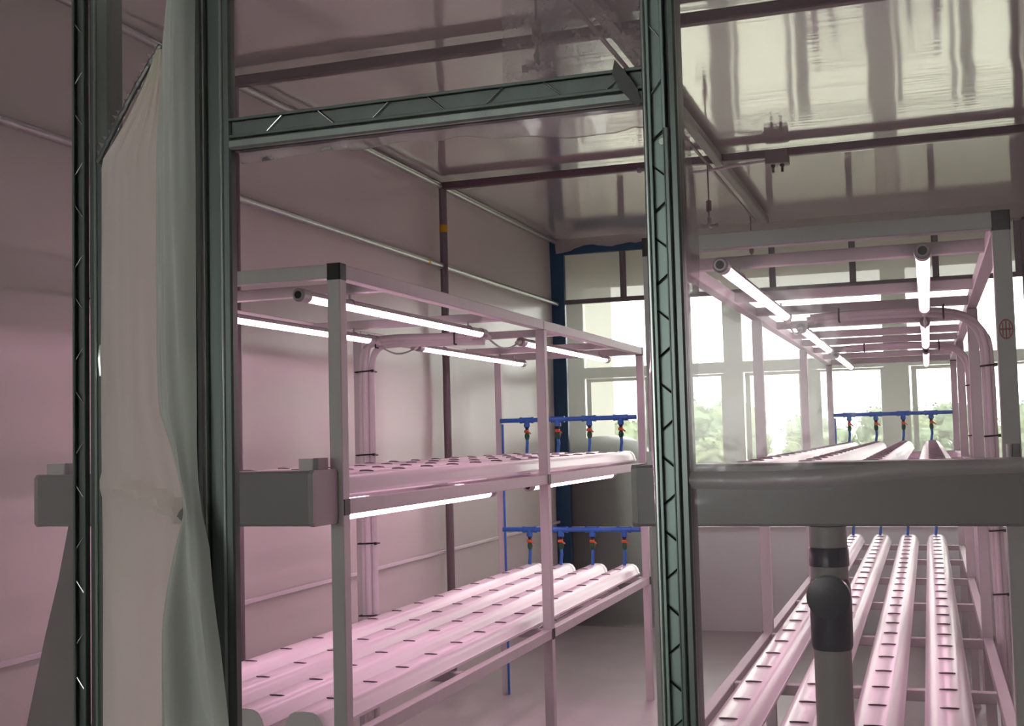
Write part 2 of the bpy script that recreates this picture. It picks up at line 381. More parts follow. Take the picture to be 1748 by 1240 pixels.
# leaf shaped scrap of film
sc = [(-.408, 2.046), (-.4135, 2.027), (-.404, 2.004), (-.379, 1.975), (-.3725, 1.982), (-.378, 2.003), (-.393, 2.026)]
solo('film_scrap', MB().add([(x, YF - .022 + .004 * (i % 2), z) for i, (x, z) in enumerate(sc)] + [(x + .001, YF - .018 + .004 * (i % 2), z) for i, (x, z) in enumerate(sc)],
     [tuple(range(7)), tuple(range(13, 6, -1))] + [(i, (i + 1) % 7, 7 + (i + 1) % 7, 7 + i) for i in range(7)]), 'film_scrap',
     'grey leaf-shaped scrap of film stuck at the header corner', 'film scrap', loc=(-.39, YF - .02, 1.975))
# film edges along the right post
for (x, s, z0, z1, lab) in ((-.374, -1, 1.0, 1.98, 'pale film edge bulging out along the doorway side of the post'), (-.319, 1, 1.55, 1.95, 'pale film edge bulging along the panel side of the post')):
    solo('film_edge', MB().grid(lambda u, v: (x + s * u * (.004 + .012 * max(0, noise.noise(Vector((x * 9, v * (z1 - z0) * 7, 2.0)))) + .006 * math.sin(PI * v)), YF + .012 + u * .03, z0 + v * (z1 - z0)), 4, 40),
         'film_flap', lab, 'film edge', loc=(x, YF, z0))

# the door curtain pulled aside ---------------------------------------------------------------
Ll = [(-1.19, 2.160), (-1.213, 2.11), (-1.252, 2.05), (-1.306, 1.985), (-1.306, 1.857), (-1.306, 1.661), (-1.306, 1.564), (-1.306, 1.506), (-1.306, 1.438), (-1.306, 1.39), (-1.306, 1.342), (-1.306, 1.275), (-1.306, 1.199), (-1.306, 1.048), (-1.306, .6), (-1.306, .02)]
Lr = [(-1.174, 2.160), (-1.174, 2.11), (-1.177, 2.05), (-1.18, 1.985), (-1.184, 1.857), (-1.188, 1.661), (-1.183, 1.564), (-1.165, 1.506), (-1.146, 1.438), (-1.133, 1.39), (-1.145, 1.342), (-1.15, 1.275), (-1.154, 1.199), (-1.163, 1.048), (-1.17, .6), (-1.18, .02)]
Rl = [(-1.150, ZC), (-1.155, 2.5), (-1.164, 2.238), (-1.174, 2.151), (-1.185, 1.97), (-1.188, 1.656), (-1.186, 1.56), (-1.165, 1.503), (-1.146, 1.437), (-1.136, 1.39), (-1.144, 1.343), (-1.15, 1.278), (-1.154, 1.204), (-1.163, 1.056), (-1.17, .6), (-1.18, .02)]
Rr = [(-1.113, ZC), (-1.112, 2.5), (-1.111, 2.238), (-1.111, 2.151), (-1.112, 1.97), (-1.113, 1.656), (-1.112, 1.56), (-1.112, 1.503), (-1.110, 1.437), (-1.102, 1.39), (-1.087, 1.343), (-1.077, 1.278), (-1.061, 1.204), (-1.04, 1.056), (-1.01, .6), (-.98, .02)]
def xat(tab, z):
    for (a, b), (c, d) in zip(tab, tab[1:]):
        if z >= d: return a + (c - a) * (b - z) / (b - d)
    return tab[-1][0]
cu = thing('door_curtain', 'gathered milky film curtain pulled aside next to the dark door jamb', 'curtain', (-1.2, YF - .04, 0))
def lcur(u, v):
    z = 2.160 + v * (.02 - 2.160); a, b = xat(Ll, z), xat(Lr, z)
    crease = math.exp(-((z - (1.44 - .05 * u * u)) / .012) ** 2)
    y = YF - .020 - .014 * math.sin(u * 2.6) - .008 * noise.noise(Vector((u * 5, z * 2.2, 4))) - .026 * crease * (.3 + u) - .006 * noise.noise(Vector((u * 14, z * 1.2, 9))) * max(0, min(1, (z - 1.75) * 3))
    return (a + u * (b - a), y, z)
part('inner_sheet', MB().grid(lcur, 26, 150), 'film_curtain_lit', cu, 'film sheet with a curved crease, warm backlight put into its colour')
def rcur(u, v):
    z = ZC + v * (.02 - ZC); a, b = xat(Rl, z), xat(Rr, z)
    low = max(0, min(1, (1.42 - z) * 5))
    y = YF - .032 - .018 * math.sin(u * 3.1 + low * .5) - .010 * noise.noise(Vector((u * 4 + z * .7, z * 3.0, 8))) - .03 * low - .010 * low * math.sin(u * 9 + z * 5)
    return (a + u * (b - a), y, z)
part('outer_fold', MB().grid(rcur, 22, 170), 'film_curtain_shaded', cu, 'outer fold flaring out below a pinch, shading put into its grey-green colour')
dg = [(-1.186, 2.172), (-1.214, 2.137), (-1.247, 2.091), (-1.278, 2.044), (-1.315, 1.985)]
pts = []
for i in range(41):
    t = i / 40 * 4; k = min(3, int(t)); q = t - k
    x = dg[k][0] + q * (dg[k + 1][0] - dg[k][0]); z = dg[k][1] + q * (dg[k + 1][1] - dg[k][1])
    pts.append((x + .002 * noise.noise(Vector((i * .9, 0, 0))), YF - .016, z + .002 * noise.noise(Vector((0, i * .8, 0)))))
part('slanting_hem', MB().sweep(pts, [.0055 + .002 * noise.noise(Vector((i * .6, 5, 0))) for i in range(41)], 8), 'film_scrap', cu, 'dark slanting rolled hem with frayed edge')
fray = MB()
for i in range(2, 39, 2):
    x, y, z = pts[i]; l = .008 + random.random() * .010
    fray.add([(x - .006, y, z), (x + .004, y + .004, z + .006), (x - l * .8, y - .002, z + l * .7)], [(0, 1, 2)])
part('frayed_edge', fray, 'film_flap', cu, kind='stuff')

# ------------------------------------------------------------------ chamber skeleton: poles, pipes, beams
XW = XL + .012
pole_labels = ['steel pole on the film wall, standing behind the dark door jamb', 'steel pole with a band of yellow tape on the film wall']
for (y, lab) in ((4.43, pole_labels[0]), (6.79, pole_labels[1])):
    t = thing('wall_pole', lab, 'pole', (XW + .03, y, 0))
    part('tube', MB().sweep([(XW + .028, y, 0), (XW + .028, y, ZC - .03)], .024, 16), 'pole_steel', t)
    if y > 6:
        part('tape', MB().sweep([(XW + .028, y, 2.77), (XW + .028, y, 2.815)], .0255, 16), 'yellow_tape', t, 'yellow tape band')
segs = [(YF + .05, 4.405), (4.455, 6.765), (6.815, YB - .05)]
def wall_pipe(z, lab, tape=False):
    t = thing('wall_pipe', lab, 'pipe', (XW + .02, YF + .05, z))
    for a, b in segs: part('pipe_length', MB().cyl((XW + .018, a, z), (XW + .018, b, z), .017, 14), 'galvanised_pipe', t)
    for a in (4.43, 6.79): part('joint', MB().cyl((XW + .018, a - .035, z), (XW + .018, a + .035, z), .0195, 14), 'galvanised_pipe', t)
    if tape: part('tape', MB().cyl((XW + .018, 6.54, z), (XW + .018, 6.57, z), .0178, 14), 'yellow_tape', t)
wall_pipe(2.562, 'galvanised pipe crossing the film wall below the eaves pipe', True)
wall_pipe(3.06, 'galvanised eaves pipe where the film wall meets the ceiling')
solo('wall_batten', MB().box(XL - .012, XL + .006, YF + .05, YB - .05, .815, .835, .003, 'y'), 'conduit_white', 'thin white batten low across the film wall', 'batten', loc=(XL, YF + .05, .815))
# ceiling cross beams
for (y, lab) in ((2.07, 'dark ceiling crossbeam closest to the doorway'), (4.43, 'dark ceiling crossbeam meeting the pole behind the door jamb'), (6.79, 'dark ceiling crossbeam meeting the yellow taped pole')):
    solo('ceiling_beam', MB().box(XL + .04, XR, y - .024, y + .024, ZC - .055, ZC - .012, .006, 'x'), 'beam_steel', lab, 'beam', loc=(XL, y, ZC - .055))
solo('ceiling_purlin', MB().box(-1.09, -1.04, YF + .06, 8.9, ZC - .065, ZC - .014, .006, 'y'), 'pole_steel', 'long steel purlin running under the film ceiling above the aisle', 'purlin', loc=(-1.065, YF, ZC - .065))
# blue corner post, header, transom and studs of the end frame
ef = thing('end_frame', 'steel end frame with dark blue corner post, header and grey studs before the windows', 'frame', (XL, YB, 0))
part('corner_post', MB().box(XL - .03, XL + .085, YB - .03, YB + .02, 0, ZC - .01, .006), 'blue_paint', ef, 'dark blue corner post')
part('header', MB().box(XL + .085, -1.75, YB - .03, YB + .02, ZC - .13, ZC - .05, .006, 'x'), 'blue_paint', ef, 'dark blue header')
part('header', MB().box(-1.75, XR, YB - .03, YB + .02, ZC - .13, ZC - .05, .006, 'x'), 'grey_pvc_light', ef, 'grey header')
def skirt(u, v):
    x = XL + .03 + u * (XR - XL - .03)
    low = (.075 if x < -1.8 else .105) + .018 * noise.noise(Vector((x * 5, 0, 0))) + .012 * noise.noise(Vector((x * 14, 3, 0)))
    low += .05 * max(0, 1 - abs(x - XL) / .25)
    return (x, YB - .05 - .03 * (1 - v) - .008 * math.sin(x * 17) * v, ZC - .005 - low * v)
part('film_skirt', MB().grid(skirt, 90, 6), 'film_skirt', ef, 'crumpled film skirt along the header')
part('transom', MB().box(XL + .085, XR, YB - .02, YB + .015, 2.558, 2.594, .004, 'x'), 'pole_steel', ef)
for x in (-2.234, -1.66, -1.07, -.482, .101, .66):
    part('stud', MB().box(x - .023, x + .023, YB - .02, YB + .015, 2.594, ZC - .13, .004), 'pole_steel', ef)
part('lower_rail', MB().box(XL + .085, XR, YB - .02, YB + .015, .76, .785, .004, 'x'), 'conduit_white', ef)
part('milky_sheet', MB().grid(lambda u, v: (-1.95 + u * (XR + 1.95), YB - .022 + wav(u * 5, v, 1.5, .006), v * .77), 24, 8), 'film_sheet', ef, 'milky sheet below the lower rail')
part('corner_post_end', MB().box(XR - .04, XR + .03, YB - .03, YB + .02, 0, ZC - .01, .006), 'pole_steel', ef)

# ------------------------------------------------------------------ racks
Z1, Z2 = 1.34, .69            # tops of the shelf rails
def rack(x0, x1, ys, label, extra_bars):
    r = thing('growing_rack', label, 'rack', ((x0 + x1) / 2, ys[0], 0))
    p = .040
    for k, y in enumerate(ys):
        for (xa, s) in ((x0, 1), (x1 - p, -1)):
            end = k in (0, len(ys) - 1)
            po = part('post', MB().box(xa, xa + p, y, y + p, 0, 1.955 if end else 1.958, .002), 'aluminium', r)
            if end: part('corner_cap', MB().box(xa - .001, xa + p + .001, y - .001, y + p + .001, 1.955, 2.002, .003), 'black_plastic', r, 'black corner cap')
            else: part('joint', MB().box(xa + .002, xa + p - .002, y - .003, y + .003, 1.960, 1.998), 'black_plastic', r)
            xo = x1 - .0005 if s < 0 else x0 - .0025
            for zt in (Z1, Z2):
                part('joint', MB().box(xo, xo + .003, y + .003, y + p - .003, zt - .042, zt + .002), 'black_plastic', r)
    for k in range(len(ys) - 1):
        a, b = ys[k] + (p if k == 0 else .003), ys[k + 1] + (0 if k == len(ys) - 2 else -.003)
        for xa in (x0, x1 - p):
            part('top_rail', MB().box(xa + .001, xa + p - .001, a, b, 1.96, 2.0, .002, 'y'), 'aluminium', r)
            for zt in (Z1, Z2): part('shelf_rail', MB().box(xa + .003, xa + p - .003, ys[k] + p, ys[k + 1], zt - .04, zt, .002, 'y'), 'aluminium', r)
    for y in (ys[0], ys[-1]):
        part('end_rail', MB().box(x0 + p, x1 - p, y + .001, y + p - .001, 1.96, 2.0, .002, 'x'), 'aluminium', r)
    for y in extra_bars: part('cross_bar', MB().box(x0 + p, x1 - p, y, y + .036, 1.963, 1.997, .002, 'x'), 'aluminium', r)
    for zt in (Z1, Z2):
        n = (len(ys) - 1) * 2
        for k in range(n + 1):
            y = ys[0] + (ys[-1] - ys[0]) * k / n
            part('shelf_bar', MB().box(x0 + p, x1 - p, y + .003, y + p - .003, zt - .035, zt - .001, .002, 'x'), 'aluminium', r)
    return r
YA = [3.0, 4.89, 6.76]; YBk = [3.0, 5.0, 6.95, 8.82]
AX0, AX1, BX0, BX1 = -2.44, -1.535, -.672, .200
rackA = rack(AX0, AX1, YA, 'pale aluminium growing rack of two bays standing along the film wall with pipes', [3.36, 4.45, 5.26, 6.2])
rackB = rack(BX0, BX1, YBk, 'pale aluminium growing rack of three bays standing before the windows behind clear film', [3.40, 4.30, 4.86, 5.55, 6.2, 6.75, 7.4, 8.1])
ring = MB()
rc, rz = .180, 1.723
ring.loft([[(rc + a * math.cos(2 * PI * k / 20), YBk[0] - .0012, rz + a * 1.55 * math.sin(2 * PI * k / 20)) for k in range(20)] for a in (.0155, .013)], True, False)
ring.box(rc - .0015, rc + .0015, YBk[0] - .0014, YBk[0] - .0004, rz - .021, rz + .021)
ring.box(rc - .0125, rc + .0125, YBk[0] - .0014, YBk[0] - .0004, rz - .002, rz + .002)
ring.box(rc - .0085, rc - .006, YBk[0] - .0014, YBk[0] - .0004, rz - .015, rz + .015)
ring.box(rc + .006, rc + .0085, YBk[0] - .0014, YBk[0] - .0004, rz - .015, rz + .015)
part('red_stamp', ring, 'red_ink', rackB, 'faded red round stamp on the post', smooth=False)

# growing channels ---------------------------------------------------------------------------
PROF = [(-.046, 0), (.046, 0), (.060, .006), (.060, .014), (.056, .018), (.052, .034), (.040, .050), (.026, .0565), (0, .058), (-.026, .0565), (-.040, .050), (-.052, .034), (-.056, .018), (-.060, .014), (-.060, .006)]
PROF = [(a * 1.08, b * 1.12) for a, b in PROF]
slot = MB()
n = 8
top = [(.025 * math.cos(PI * k / n), -.013 * math.sin(PI * k / n), .0655 + .0048 * math.sin(PI * k / n)) for k in range(n + 1)]
slot.add(top + [(x, y + .001, z - .0015) for x, y, z in top], [tuple(range(n + 1)), tuple(range(2 * n + 1, n, -1))] + [(k, k + 1, n + 2 + k, n + 1 + k) for k in range(n)], 0)
hole = [(.024 * math.cos(PI * k / n), -.014 * math.sin(PI * k / n), .0654) for k in range(n + 1)]
slot.add(hole + [(x, y, .063) for x, y, z in hole], [tuple(range(n, -1, -1))] + [(k, k + 1, n + 2 + k, n + 1 + k) for k in range(n)], 1)  # dark plate drawing the shade inside the slot opening
SLOT_ME = slot.mesh('planting_slot', ['white_pvc', 'slot_shade'], smooth=False)
def grow_channel(x, z, y0, y1, label, group):
    t = thing('growing_channel', label, 'channel', (x, y0, z), group)
    part('body', MB().loft([[(x + a, y, z + b) for a, b in PROF] for y in (y1, y0)], True, True), 'white_pvc', t, ang=40)
    part('end_cap', MB().loft([[(x + a * 1.03, y, z + b * 1.02) for a, b in PROF] for y in (y1 + .012, y1 - .03)], True, True), 'white_pvc', t, ang=40)
    y = y0 + .18
    while y < y1 - .12:
        o = bpy.data.objects.new('planting_slot', SLOT_ME); COL.objects.link(o); o.parent = t; o.location = (0, y - y0, 0)
        y += .24
CXA = [-2.235, -2.045, -1.855, -1.667]; CXB = [-.525, -.345, -.163, .020]
posA = ['beside the film wall', 'second from the film wall', 'second from the aisle', 'along the aisle']
posB = ['along the aisle', 'second from the aisle', 'second from the right-hand posts with cables', 'beside the cabled posts']
posB[2] = 'second from the cabled posts'
for z, tier in ((Z1 + .004, 'upper'), (Z2 + .004, 'lower')):
    for x, p in zip(CXA, posA): grow_channel(x, z, 3.0, 6.80, 'white growing channel %s on the %s shelf of the two-bay rack' % (p, tier), 'channels on the two-bay rack')
    for x, p in zip(CXB, posB): grow_channel(x, z, 3.0, 8.86, 'white growing channel %s on the %s shelf of the three-bay rack' % (p, tier), 'channels on the three-bay rack')

# drain gutters ------------------------------------------------------------------------------
def gutter(x0, x1, label, brackets):
    y0, y1, z0, z1 = 2.855, 2.996, 1.279, 1.426
    t = thing('drain_gutter', label, 'gutter', ((x0 + x1) / 2, y0, z0))
    part('trough', MB().box(x0 + .012, x1 - .012, y0, y1, z0, z1, .006, 'x'), 'grey_pvc', t)
    for a, b in ((x0, x0 + .014), (x1 - .014, x1)):
        part('end_cap', MB().box(a, b, y0 - .0015, y1 + .001, z0 - .0015, z1 + .0015, .010, 'x'), 'grey_pvc_light', t)
    for (a, b) in brackets:
        s = MB().box(a, b - .016, 2.90, 2.96, z1, z1 + .032, .003)
        br = part('bracket', s, 'white_pvc', t, 'small white bracket')
        part('clamp', MB().box(b - .015, b, 2.90, 2.96, z1, z1 + .033, .002), 'grey_pvc', br)
    return t
gutter(-2.455, -1.55, 'grey box gutter across the front of the two-bay rack', [(-2.462 + .01, -2.372), (-1.618, -1.548 - .01)])
gutter(-.685, .215, 'long grey box gutter above the navy pipe elbow', [(-.657, -.622), (.164, .19)])
dp = thing('drain_pipe', 'grey drain pipe with navy coupling and elbow under the long gutter', 'pipe', (-.229, 2.925, 0))
dx, dy = -.232, 2.90
part('pipe', MB().cyl((dx, dy, 0.02), (dx, dy, 1.277), .0425, 28), 'grey_pvc_light', dp)
part('coupling', MB().lathe([(.0425, 0), (.0455, .001), (.0455, .040), (.0435, .043), (.0425, .044)], (dx, dy, 1.185), 28), 'navy_pvc', dp, 'navy pipe coupling')
part('elbow_body', MB().lathe([(.044, -.17), (.047, -.16), (.048, -.06), (.046, -.02), (.038, .006), (.0425, .012)], (dx, dy, 1.165), 28).sweep([(dx, dy, 1.13), (dx, dy - .02, 1.125), (dx, dy - .055, 1.12)], .045, 28), 'navy_pvc', dp, 'navy elbow fitting')
part('elbow_rim', MB().loft([[(dx + r * math.cos(2 * PI * k / 28), dy - y, 1.12 + r * math.sin(2 * PI * k / 28)) for k in range(28)] for r, y in ((.045, .04), (.049, .041), (.049, .062), (.045, .063))], True, True), 'navy_pvc', dp)
part('coupling', MB().lathe([(.0425, 0), (.047, .001), (.047, .045), (.0425, .047)], (dx, dy, 1.02), 28), 'navy_pvc', dp)
# slanting sheet below the gutter of the two-bay rack
ss = MB()
ss.loft([[(-2.398, 2.93, 1.275), (-2.345, 2.93, 1.275), (-2.345, 2.95, 1.275), (-2.398, 2.95, 1.275)],
         [(-2.43, 2.925, 1.12), (-2.345, 2.93, 1.12), (-2.345, 2.955, 1.12), (-2.43, 2.955, 1.12)],
         [(-2.475, 2.92, .95), (-2.347, 2.93, .95), (-2.347, 2.96, .95), (-2.475, 2.96, .95)],
         [(-2.70, 2.90, .0), (-2.35, 2.92, .0), (-2.35, 2.97, .0), (-2.70, 2.97, .0)]])
solo('plastic_sheet', ss, 'sheet_grey', 'slanting grey plastic sheet hanging under the gutter of the two-bay rack', 'sheet', loc=(-2.4, 2.94, 0))

# LED tubes ----------------------------------------------------------------------------------
def led_mesh(L, r=.0155):
    hs, df = MB(), MB()
    up_ = [(r * math.cos(a), r * math.sin(a)) for a in [PI * k / 8 for k in range(9)]]
    hs.loft([[(x, y, z) for x, z in up_] for y in (L - .05, .05)], True, True)
    dn = [(r * .97 * math.cos(a), r * .97 * math.sin(a)) for a in [PI + PI * k / 8 for k in range(9)]]
    df.loft([[(x, y, z - .0004) for x, z in dn] for y in (L - .055, .055)], True, True)
    return hs, df
LH, LD = led_mesh(1.54, .0175)
LC = MB().sweep([(0, 0, 0), (0, .004, 0), (0, .05, 0), (0, .054, 0)], [.015, .0205, .0205, .0175], 18)
LC.loft([[(r * math.cos(2 * PI * k / 18), y, r * math.sin(2 * PI * k / 18)) for k in range(18)] for r, y in ((.011, -.002), (.011, .002))], True, True, 1)
ME_H, ME_D = LH.mesh('housing', 'lamp_grey'), LD.mesh('diffuser', 'led_pink')
ME_C = LC.mesh('end_cap', ['lamp_grey', 'black_plastic'])
CLIP = MB().sweep([(-.017, 0, -.004), (-.0175, 0, .006), (-.011, 0, .0165), (0, 0, .019), (.011, 0, .0165), (.0175, 0, .006), (.017, 0, -.004)], .0022, 6).box(-.003, .003, -.004, .004, .018, .036)
ME_K = CLIP.mesh('clip', 'lamp_grey')
def led(x, y, z, label, group, plug_far=True):
    t = thing('led_tube_lamp', label, 'lamp', (x, y, z), group)
    def add(n, me, loc, rot=0):
        o = bpy.data.objects.new(n, me); COL.objects.link(o); o.parent = t; o.location = loc; o.rotation_euler = (0, 0, rot); return o
    add('housing', ME_H, (0, 0, 0)); add('diffuser', ME_D, (0, 0, 0))
    add('end_cap', ME_C, (0, 0, 0)); add('end_cap', ME_C, (0, 1.54, 0), PI)
    add('clip', ME_K, (0, .33, 0)); add('clip', ME_K, (0, 1.36, 0))
bayA = [(3.06, 'gutter bay'), (5.06, 'blue pipe bay')]
bayB = [(3.06, 'gutter bay'), (5.13, 'middle bay'), (7.08, 'window bay')]
for z, lv in ((1.928, 'under the top frame'), (1.276, 'under the upper shelf'), (.626, 'under the lower shelf')):
    for y, bl in bayA:
        for x, sd in ((-1.70, 'aisle side'), (-2.20, 'film wall side')):
            if z < 1 and (x < -2 or y < 4): continue
            led(x, y + (.05 if z < 1.5 else 0), z + (.004 if z < 1.5 else 0), 'LED tube %s of two-bay rack, %s, %s' % (lv, bl, sd), 'LED tubes on the two-bay rack')
    if z < 1: continue
    for y, bl in bayB:
        for x, sd in ((-.485, 'aisle side'), (.005, 'cabled side')):
            led(x, y + (.05 if z < 1.5 else 0), z + (.004 if z < 1.5 else 0), 'LED tube %s of three-bay rack, %s, %s' % (lv, bl, sd), 'LED tubes on the three-bay rack')
# leads linking the tube lamps
for x, ya, yb_, rk in ((-1.70, 4.60, 5.06, 'aisle tubes of the two-bay rack'), (-2.20, 4.60, 5.06, 'film-side tubes of the two-bay rack'), (-.485, 4.60, 5.13, 'aisle tubes of the three-bay rack'), (.005, 4.60, 5.13, 'cable-side tubes of the three-bay rack')):
    t = thing('lamp_lead', 'short grey lead with plugs joining the %s' % rk, 'cable', (x, ya, 1.928))
    part('lead', MB().sweep([(x, ya + (yb_ - ya) * k / 8, 1.928 - .045 * math.sin(PI * k / 8)) for k in range(9)], .004, 8), 'lamp_grey', t)
    part('plug', MB().cyl((x, ya, 1.928), (x, ya + .06, 1.917), .010, 12), 'conduit_white', t)
    part('plug', MB().cyl((x, yb_ - .05, 1.918), (x, yb_, 1.928), .010, 12), 'conduit_white', t)

# water manifolds ----------------------------------------------------------------------------
def manifold(xs, x0, x1, y, z, ztop, label, riser):
    t = thing('water_manifold', label, 'manifold', ((x0 + x1) / 2, y, ztop))
    part('header_pipe', MB().cyl((x0, y, z), (x1, y, z), .013, 14), 'blue_pvc', t)
    for k, x in enumerate(xs):
        tee = part('tee', MB().cyl((x - .042, y, z), (x - .028, y, z), .0185, 14).cyl((x - .03, y, z), (x + .03, y, z), .0165, 14).cyl((x + .028, y, z), (x + .042, y, z), .0185, 14)
                   .cyl((x, y, z), (x, y, z - .036), .0165, 14).cyl((x, y, z - .024), (x, y, z - .040), .0185, 14), 'blue_pvc', t)
        v = part('valve', MB().sweep([(x, y, z - .038), (x, y, z - .046), (x, y, z - .050), (x, y, z - .062), (x, y, z - .075)], [.013, .013, .009, .012, .009], 12), 'black_plastic', t)
        part('valve_handle', MB().cyl((x - .012, y - .012, z - .066), (x + .012, y - .012, z - .066), .009, 10).sweep([(x + .006, y - .018, z - .064), (x + .030, y - .020, z - .080)], [.006, .004], 8), 'orange_plastic', v, 'orange valve lever')
        part('fitting', MB().sweep([(x, y, z - .074), (x, y, z - .080), (x, y, z - .095), (x, y, z - .110), (x, y, z - .116)], [.008, .013, .0155, .012, .008], 12), 'green_plastic', t, 'green hose fitting')
        part('dropper', MB().sweep([(x, y, z - .112), (x + .003 * (k % 2), y, z - .14), (x - .006, y + .004, ztop)], .009, 10), 'blue_pvc', t)
    if riser: solo('supply_pipe', MB().cyl((x0 + .010, y + .008, .0), (x0 + .010, y + .008, z - .02), .007, 10), 'blue_pvc', 'thin blue supply pipe rising at the far corner post of the %s rack' % riser, 'pipe', loc=(x0, y, 0))
    return t
yA, yBm = 6.735, 8.79
manifold(CXA, AX0 + .04, AX1 - .04, yA, 1.602, Z1 + .070, 'blue water manifold over the upper shelf of the two-bay rack', 'two-bay')
manifold(CXA, AX0 + .04, AX1 - .04, yA, .962, Z2 + .070, 'blue water manifold over the lower shelf of the two-bay rack', None)
manifold(CXB, BX0 + .04, BX1 - .04, yBm, 1.602, Z1 + .070, 'blue water manifold over the upper shelf of the three-bay rack', 'three-bay')
manifold(CXB, BX0 + .04, BX1 - .04, yBm, .962, Z2 + .070, 'blue water manifold over the lower shelf of the three-bay rack', None)

# cable bundles ------------------------------------------------------------------------------
def bundle(path, r, ties, label, offs):
    """conduits following one path, tied together; offs are lateral offsets (dx, dy)"""
    t = thing('cable_bundle', label, 'cable', path[-1])
    def bez(p):  # catmull-rom through the points
        P = [Vector(q) for q in p]; P = [P[0] * 2 - P[1]] + P + [P[-1] * 2 - P[-2]]; out = []
        for i in range(1, len(P) - 2):
            for k in range(6):
                s = k / 6
                out.append(.5 * ((2 * P[i]) + (P[i + 1] - P[i - 1]) * s + (2 * P[i - 1] - 5 * P[i] + 4 * P[i + 1] - P[i + 2]) * s * s + (3 * P[i] - P[i - 1] - 3 * P[i + 1] + P[i + 2]) * s ** 3))
        return out + [P[-2]]
    base = bez(path)
    for (ox, oy, oz) in offs:
        part('conduit', MB().sweep([p + Vector((ox, oy, oz * (1 if p.z > 1.85 else 0))) for p in base], r, 10), 'conduit_white', t)
    for z in ties:
        c = min(base, key=lambda p: abs(p.z - z))
        ox = [o[0] for o in offs]; x0, x1 = c.x + min(ox) - r - .002, c.x + max(ox) + r + .002
        y0, y1 = c.y + min(o[1] for o in offs) - r - .002, c.y + max(o[1] for o in offs) + r + .002
        part('zip_tie', MB().sweep([(x0, y0, z), (x1, y0, z + .004), (x1, y1, z), (x0, y1, z), (x0, y0, z)], .0035, 6).box(x1 - .004, x1 + .008, y0 - .004, y0 + .006, z - .003, z + .008), 'black_plastic', t)
    hx = [p for p in base if p.z > 1.85]
    for k in (.15, .6):
        c = hx[int(len(hx) * k)]
        part('zip_tie', MB().sweep([(c.x, c.y - .035, c.z - .02), (c.x, c.y + .03, c.z - .02), (c.x, c.y + .03, c.z + .03), (c.x, c.y - .035, c.z + .03), (c.x, c.y - .035, c.z - .02)], .0035, 6), 'black_plastic', t)
OG = [(-.014, 0, .0), (.0, -.012, .010), (.014, 0, -.008)]
OF = [(-.025, 0, .0), (.0, -.014, .016), (.025, 0, -.012)]
bundle([(-1.80, 4.80, 1.925), (-2.0, 4.80, 1.93), (-2.22, 4.81, 1.935), (-2.32, 4.84, 1.92), (-2.356, 4.858, 1.85)] + [(-2.361 - .0005 * (k % 2), 4.86, z) for k, z in enumerate((1.70, 1.4, 1.1, .8, .4, .03))],
       .0145, [1.81, 1.44, 1.05, .735], 'white cable bundle tied to the middle post of the two-bay rack', OF)
def side_path(y): return [(-.42, y - .16, 1.935), (-.2, y - .155, 1.942), (.02, y - .15, 1.938), (.15, y - .10, 1.915), (.215, y - .05, 1.84), (.226, y - .03, 1.7), (.227, y - .03, 1.5), (.228, y - .03, 1.2), (.230, y - .03, .9), (.234, y - .03, .5), (.236, y - .03, .03)]
bundle(side_path(5.0), .0105, [1.73, 1.46, 1.10, .86], 'white cable bundle hanging at the gutter-side middle post of the three-bay rack', OG)
bundle(side_path(6.95), .0105, [1.72, 1.45, 1.0], 'white cable bundle hanging at the window-side middle post of the three-bay rack', OG)

# foggers and control box under the ceiling ---------------------------------------------------
for (y, lab) in ((3.56, 'hanging mist nozzle seen over the header through doubled film'), (5.15, 'hanging mist nozzle between the two ceiling crossbeams'), (6.72, 'hanging mist nozzle beside the brown ceiling box'), (8.45, 'hanging mist nozzle near the window end')):
    x = -1.115
    t = thing('mist_nozzle', lab, 'mist nozzle', (x, y, 2.6))
    part('hose', MB().cyl((x, y, 2.80), (x, y, 3.02), .0045, 8), 'brown_box', t)
    part('weight', MB().sweep([(x, y, 2.81), (x, y, 2.805), (x, y, 2.75), (x, y, 2.742)], [.008, .016, .016, .008], 12), 'brown_box', t)
    part('stem', MB().sweep([(x, y, 2.745), (x, y, 2.715), (x, y, 2.705), (x, y, 2.69), (x, y, 2.665)], [.006, .006, .013, .010, .012], 10), 'grey_pvc', t)
    part('cross_head', MB().cyl((x - .042, y, 2.665), (x + .042, y, 2.665), .008, 10).cyl((x, y - .042, 2.665), (x, y + .042, 2.665), .008, 10)
         .cyl((x - .048, y, 2.665), (x - .034, y, 2.665), .013, 10).cyl((x + .034, y, 2.665), (x + .048, y, 2.665), .013, 10), 'grey_pvc', t)
solo('mist_pipe', MB().sweep([(-1.115, 2.2 + 6.5 * k / 20, 3.018) for k in range(21)], .009, 10), 'brown_box', 'thin water pipe above the mist nozzles beside the purlin', 'pipe', loc=(-1.115, 2.2, 3.018))
solo('feed_hose', MB().sweep([(-1.30, 6.78, 2.985), (-1.1, 6.78, 2.995), (-.95, 6.79, 3.01), (-.80, 6.80, 3.02)], .008, 10), 'conduit_white', 'pale hose running from the brown box below the crossbeam', 'hose', loc=(-1.1, 6.78, 3.0))
cb = thing('control_box', 'small brown box with two cable glands hung at the ceiling crossbeam', 'box', (-.735, 6.80, 2.99))
part('body', MB().box(-.80, -.672, 6.76, 6.85, 2.995, 3.075, .006), 'brown_box', cb)
part('lid', MB().box(-.797, -.675, 6.752, 6.76, 2.998, 3.072, .004, 'y'), 'brown_box', cb)
for gx in (-.76, -.71): part('gland', MB().sweep([(gx, 6.80, 2.997), (gx, 6.80, 2.982), (gx, 6.80, 2.978), (gx, 6.80, 2.95)], [.012, .012, .007, .007], 10), 'black_plastic', cb)

